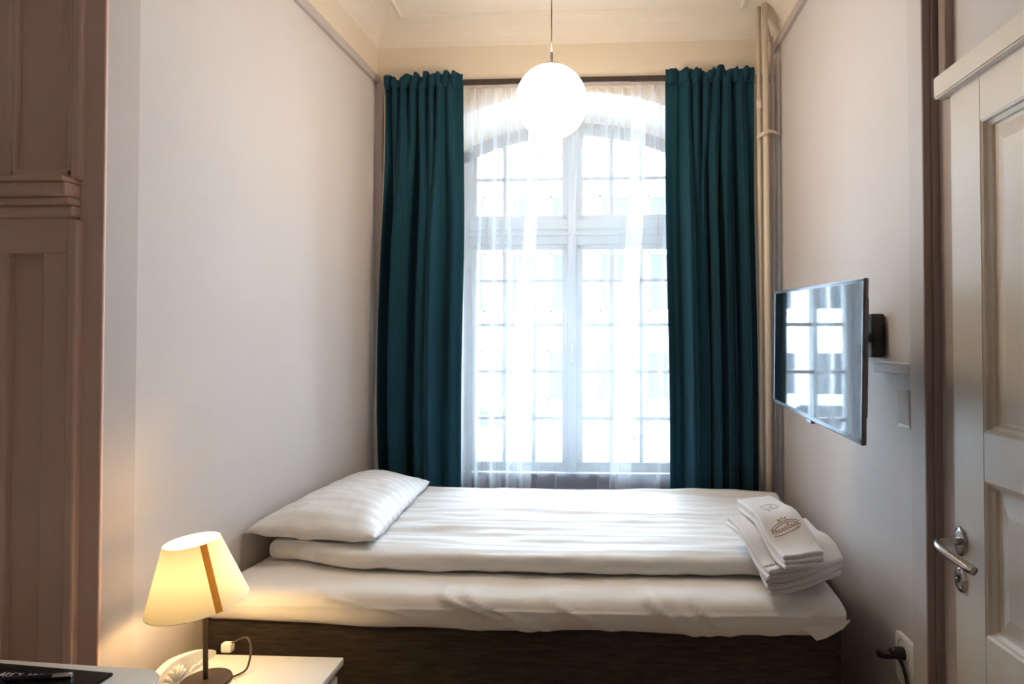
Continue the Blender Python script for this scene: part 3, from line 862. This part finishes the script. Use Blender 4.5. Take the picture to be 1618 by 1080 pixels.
bm = B(); box(bm, -.0085, .0, -TL/2+.008, TL/2-.008, -TH/2+.012, TH/2-.008); obj('screen', tvp(bm), M['screen'], tv)
wm = thing('wall_mount', 'black bracket holding the television to the right wall', 'bracket', (.88, 2.03, 1.38))
bm = B(); box(bm, .862, .905, 1.965, 2.10, 1.385, 1.525, .006); obj('wall_plate', bm, M['black'], wm, 'auto')
bm = B(); tube(bm, [(.868, 2.03, 1.45), (.80, 1.95, 1.44), (.70, 1.87, 1.42)], .018, 12, sq=.8); obj('arm', bm, M['black'], wm, 'auto')
bm = B(); box(bm, .686, .70, 1.80, 1.94, 1.34, 1.48, .003); obj('mounting_plate', bm, M['black'], wm, 'auto')
bm = B(); box(bm, .884, .906, 1.765, 2.00, 1.338, 1.366, .002)
tag(obj('cable_trunking', bm, M['rail']), 'greige cable trunking running along the right wall behind the television', 'trunking')
bm = B(); tube(bm, spline([(.84, 2.03, 1.40), (.865, 2.00, 1.395), (.882, 1.97, 1.382), (.887, 1.93, 1.373), (.888, 1.85, 1.371), (.888, 1.77, 1.370)], 6), .0035, 8)
tag(obj('cable', bm, M['plastic'], None, True), 'thin white cable lying on the trunking behind the television', 'cable')
bx = thing('control_box', 'small wall box with a white lower edge, on the right wall below the cable', 'wall box', (.89, 1.83, 1.18))
bm = B(); box(bm, .884, .906, 1.775, 1.850, 1.192, 1.292, .004); obj('box_body', bm, M['rail'], bx, 'auto')
bm = B(); box(bm, .886, .906, 1.777, 1.848, 1.180, 1.193, .003); o = obj('lower_edge', bm, M['plastic'], bx, 'auto'); o['label'] = 'white lower edge'
ws = thing('wall_socket', 'white double power socket low on the right wall beside the door trim', 'socket', (.9, 1.84, .44))
bm = B(); box(bm, .888, .906, 1.770, 1.885, .418, .563, .006); obj('face_plate', bm, M['plastic'], ws, 'auto')
for z in (.528, .455):
    bm = B(); lathe(bm, [(.034, 0), (.034, .003), (.030, .003), (.028, -.002), (0, -.002)], (0, 0, 0), 28, R90); bmesh.ops.translate(bm, verts=bm.verts[:], vec=(.8875, 1.832, z))
    obj('outlet', bm, M['plastic'], ws, 'auto')
bm = B(); tube(bm, [(.889, 1.832, .518), (.862, 1.832, .518), (.850, 1.833, .516)], [.018, .017, .012], 16)
tube(bm, spline([(.865, 1.832, .513), (.845, 1.845, .505), (.835, 1.862, .501), (.842, 1.868, .495)], 5), [.012]*16, 10)
tube(bm, spline([(.862, 1.832, .513), (.872, 1.812, .50), (.880, 1.80, .46), (.89, 1.795, .38)], 5), .005, 8)
tag(obj('plug', bm, M['black'], None, True), 'black plug pushed into the double socket on the right wall', 'plug')

# ------------------------------------------------------------------ nightstand
NZ = .52
nt_ = thing('nightstand', 'white nightstand with a carved back board, beside the left wall', 'nightstand', (-.935, 1.55, 0))
bm = B(); box(bm, -1.13, -.745, 1.375, 1.725, NZ-.022, NZ, .004); obj('top', bm, M['white'], nt_, 'auto')
bm = B(); box(bm, -1.12, -.765, 1.39, 1.71, .10, NZ-.02, .003); obj('carcass', bm, M['white'], nt_, 'auto')
for z0, z1 in ((.31, .48), (.12, .29)):
    bm = B(); box(bm, -.768, -.752, 1.40, 1.70, z0, z1, .004); d = obj('drawer', bm, M['white'], nt_, 'auto')
    bm = B(); lathe(bm, [(0, .024), (.010, .022), (.013, .015), (.006, .006), (.007, 0)], (0, 0, 0), 20, Matrix.Rotation(PI/2, 4, 'Y')); bmesh.ops.translate(bm, verts=bm.verts[:], vec=(-.752, 1.55, (z0+z1)/2))
    obj('knob', bm, M['steel'], d, True)
for x in (-1.10, -.785):
    for y in (1.41, 1.69):
        bm = B(); tube(bm, [(x, y, 0), (x, y, .11)], [.014, .02], 14); obj('leg', bm, M['white'], nt_, 'auto')
bm = B()
top = spline([(0, 1.728, .527), (0, 1.70, .545), (0, 1.66, .562), (0, 1.61, .577), (0, 1.55, .588), (0, 1.49, .577), (0, 1.44, .562), (0, 1.40, .545), (0, 1.372, .527)], 5)
poly = [(1.728, NZ-.01)] + [(p.y, p.z) for p in top] + [(1.372, NZ-.01)]
prism(bm, poly, 0, -1.15, -1.128); bmesh.ops.bevel(bm, geom=[e for e in bm.edges if abs(e.verts[0].co.x-e.verts[1].co.x) < 1e-5], offset=.003, segments=2, affect='EDGES')
gb = obj('back_board', bm, M['white'], nt_, 'auto')
bm = B()
for k in range(7):
    a = math.radians(25+k*21.6)
    c = Vector((-1.127, 1.55, NZ+.008)); d = Vector((0, math.cos(a), math.sin(a)))
    L = .046
    tube(bm, [c+d*.008, c+d*L*.5, c+d*L*.85, c+d*L], [.002, .005, .0062, .003], 10)
tube(bm, spline([(-1.127, 1.608, NZ+.006), (-1.127, 1.625, NZ+.016), (-1.127, 1.645, NZ+.010), (-1.127, 1.662, NZ+.016)], 4), .003, 8)
tube(bm, spline([(-1.127, 1.492, NZ+.006), (-1.127, 1.475, NZ+.016), (-1.127, 1.455, NZ+.010), (-1.127, 1.438, NZ+.016)], 4), .003, 8)
obj('carved_shell', bm, M['white'], gb, True)

# ------------------------------------------------------------------ table lamp
LX, LY = -1.058, 1.575
tl = thing('table_lamp', 'lit table lamp with a cream cone shade and dark pole on the nightstand', 'lamp', (LX, LY, NZ))
bm = B(); lathe(bm, [(0, 0), (.062, 0), (.064, .003), (.062, .008), (.012, .011), (0, .012)], (LX, LY, NZ+.0005), 40); obj('base', bm, M['bark'], tl, 'auto')
bm = B(); tube(bm, [(LX, LY, NZ+.010), (LX-.004, LY, .742)], .0066, 16); obj('pole', bm, M['bark'], tl, 'auto')
SM = Matrix.Translation((-1.083, LY+.003, .732)) @ Matrix.Rotation(math.radians(-5.5), 4, Vector((-.57, .82, 0))) 
bm = B()
def fr(t): return .122+(.067-.122)*t
seg = 56; rings = []
for t in (0, .25, .5, .75, 1):
    rings.append([bm.verts.new((fr(t)*math.cos(2*PI*j/seg), fr(t)*math.sin(2*PI*j/seg), .168*t)) for j in range(seg)])
for a, b in zip(rings, rings[1:]):
    for j in range(seg): bm.faces.new((a[j], a[(j+1) % seg], b[(j+1) % seg], b[j]))
bmesh.ops.transform(bm, matrix=SM, verts=bm.verts[:])
sh = obj('lamp_shade', bm, M['shade'], tl, True)
bm = B(); g = []
a0 = math.radians(-33)
for k in range(13):
    t = k/12
    g.append([bm.verts.new(SM @ Vector(((fr(t)+.0012)*math.cos(a0+q*.0085/fr(t)), (fr(t)+.0012)*math.sin(a0+q*.0085/fr(t)), .168*t))) for q in (-1, -.33, .33, 1)])
for k in range(12):
    for q in range(3): bm.faces.new((g[k][q], g[k][q+1], g[k+1][q+1], g[k+1][q]))
o = obj('seam_ribbon', bm, M['ribbon'], sh, True); o['label'] = 'ochre ribbon down the shade'
for t in (0, 1):
    bm = B()
    pts = [SM @ Vector((fr(t)*math.cos(2*PI*j/40), fr(t)*math.sin(2*PI*j/40), .168*t)) for j in range(41)]
    tube(bm, pts, .0008, 6, False); obj('wire_ring', bm, M['plastic'], sh, True)
bm = B()
for k in range(3):
    a = 2*PI*k/3; tube(bm, [SM @ Vector((.016*math.cos(a), .016*math.sin(a), .03)), SM @ Vector((fr(0)*math.cos(a), fr(0)*math.sin(a), .002))], .0011, 6)
obj('wire_spider', bm, M['steel'], sh, True)
bm = B(); tube(bm, [SM @ Vector((.012, 0, -.005)), SM @ Vector((0, 0, .045))], .014, 16); obj('bulb_holder', bm, M['plastic'], tl, 'auto')
bm = B(); bmesh.ops.create_uvsphere(bm, u_segments=20, v_segments=14, radius=.023); bmesh.ops.translate(bm, verts=bm.verts[:], vec=SM @ Vector((0, 0, .070))); obj('bulb', bm, M['bulb'], tl, True)
bm = B(); tube(bm, spline([(LX+.05, LY+.02, NZ+.006), (-.992, 1.605, NZ+.006), (-.978, 1.63, NZ+.012), (-.985, 1.66, NZ+.045), (-1.01, 1.69, NZ+.062), (-1.045, 1.72, NZ+.050), (-1.09, 1.738, NZ+.026)], 7), .0028, 8)
obj('cord', bm, M['cord'], tl, True)
bm = B(); box(bm, -1.118, -1.085, 1.727, 1.750, NZ+.0, NZ+.028, .006)
pg = obj('inline_switch', bm, M['plastic'], tl, 'auto')

# ------------------------------------------------------------------ desk, folder, pen
dk = thing('desk', 'white desk with a rounded corner at the lower left, in front of the panelling', 'desk', (-1.35, .95, 0))
DZ = .738
def rr_poly(x0, x1, y0, y1, r, n=8):
    out = []
    for cx, cy, a in ((x1-r, y1-r, 0), (x0+r, y1-r, 90), (x0+r, y0+r, 180), (x1-r, y0+r, 270)):
        for k in range(n+1):
            t = math.radians(a+90*k/n); out.append((cx+r*math.cos(t), cy+r*math.sin(t)))
    return out
rot = Matrix.Rotation(math.radians(-3.5), 4, 'Z')
def dpt(bm): bmesh.ops.transform(bm, matrix=Matrix.Translation((-.905, 1.235, 0)) @ rot, verts=bm.verts[:]); return bm
bm = B(); prism(bm, rr_poly(-.80, 0, -.55, 0, .055), 2, DZ-.024, DZ); obj('desktop', dpt(bm), M['white'], dk, 'auto')
bm = B(); prism(bm, rr_poly(-.803, .003, -.553, .003, .058), 2, DZ-.020, DZ-.004); obj('edge_band', dpt(bm), M['chrome'], dk, 'auto')
bm = B(); box(bm, -.74, -.12, -.50, -.10, DZ-.09, DZ-.024, .004); obj('apron', dpt(bm), M['white'], dk, 'auto')
for x in (-.74, -.14):
    for y in (-.50, -.12):
        bm = B(); box(bm, x, x+.035, y, y+.035, 0, DZ-.024, .004); obj('leg', dpt(bm), M['white'], dk, 'auto')
fo = thing('folder', 'black folder with white print lying on the desk', 'folder', (-1.15, 1.12, DZ))
bm = B()
hexa(bm, [(-1.29, 1.00, DZ+.0005), (-1.022, .98, DZ+.0005), (-1.010, 1.210, DZ+.0005), (-1.29, 1.236, DZ+.0005),
          (-1.29, 1.00, DZ+.007), (-1.022, .98, DZ+.007), (-1.010, 1.210, DZ+.007), (-1.29, 1.236, DZ+.007)])
bmesh.ops.bevel(bm, geom=bm.edges[:], offset=.0015, segments=2, affect='EDGES'); obj('cover', bm, M['leather'], fo)
bm = B(); rd = B()
x = -1.282
for q in range(13):                           # a line of small white capitals, too blurred to read
    if q in (3, 7): x += .008
    y = 1.186-.03*(x+1.28); w_, h_ = .008, .013
    k = q % 4
    st = [[(0, 0), (0, h_), (w_*.8, h_*.9), (0, h_*.5), (w_, 0)], [(w_, 0), (0, 0), (0, h_), (w_, h_)], [(0, h_), (w_*.5, h_*.45), (w_, h_)], [(0, 0), (w_*.5, h_), (w_, 0)]][k]
    tube(bm, [(x+a, y+b, DZ+.0073) for a, b in st], .0012, 5)
    x += .0125
tube(rd, [(-1.178, 1.172, DZ+.0073), (-1.162, 1.166, DZ+.0073), (-1.150, 1.174, DZ+.0073)], .0016, 5)
obj('lettering', bm, M['letter'], fo); o = obj('red_mark', rd, M['red'], fo); o['label'] = 'small red mark'
pn = thing('pen', 'dark ballpoint pen with a silver end lying on the black folder', 'pen', (-1.12, 1.18, DZ+.007))
d = Vector((.985, .17, 0)).normalized(); e = Vector((-1.078, 1.186, DZ+.0125))
bm = B(); tube(bm, [e-d*.130, e-d*.120, e-d*.034], [.0015, .005, .0052], 14); obj('barrel', bm, M['blue'], pn, 'auto')
bm = B(); tube(bm, [e-d*.034, e-d*.003, e], [.0054, .0054, .004], 14); obj('cap', bm, M['chrome'], pn, 'auto')
bm = B(); tube(bm, [e-d*.004+Vector((-.002, .007, .002)), e-d*.04+Vector((-.002, .007, .001))], .0014, 8); obj('clip', bm, M['chrome'], pn, 'auto')
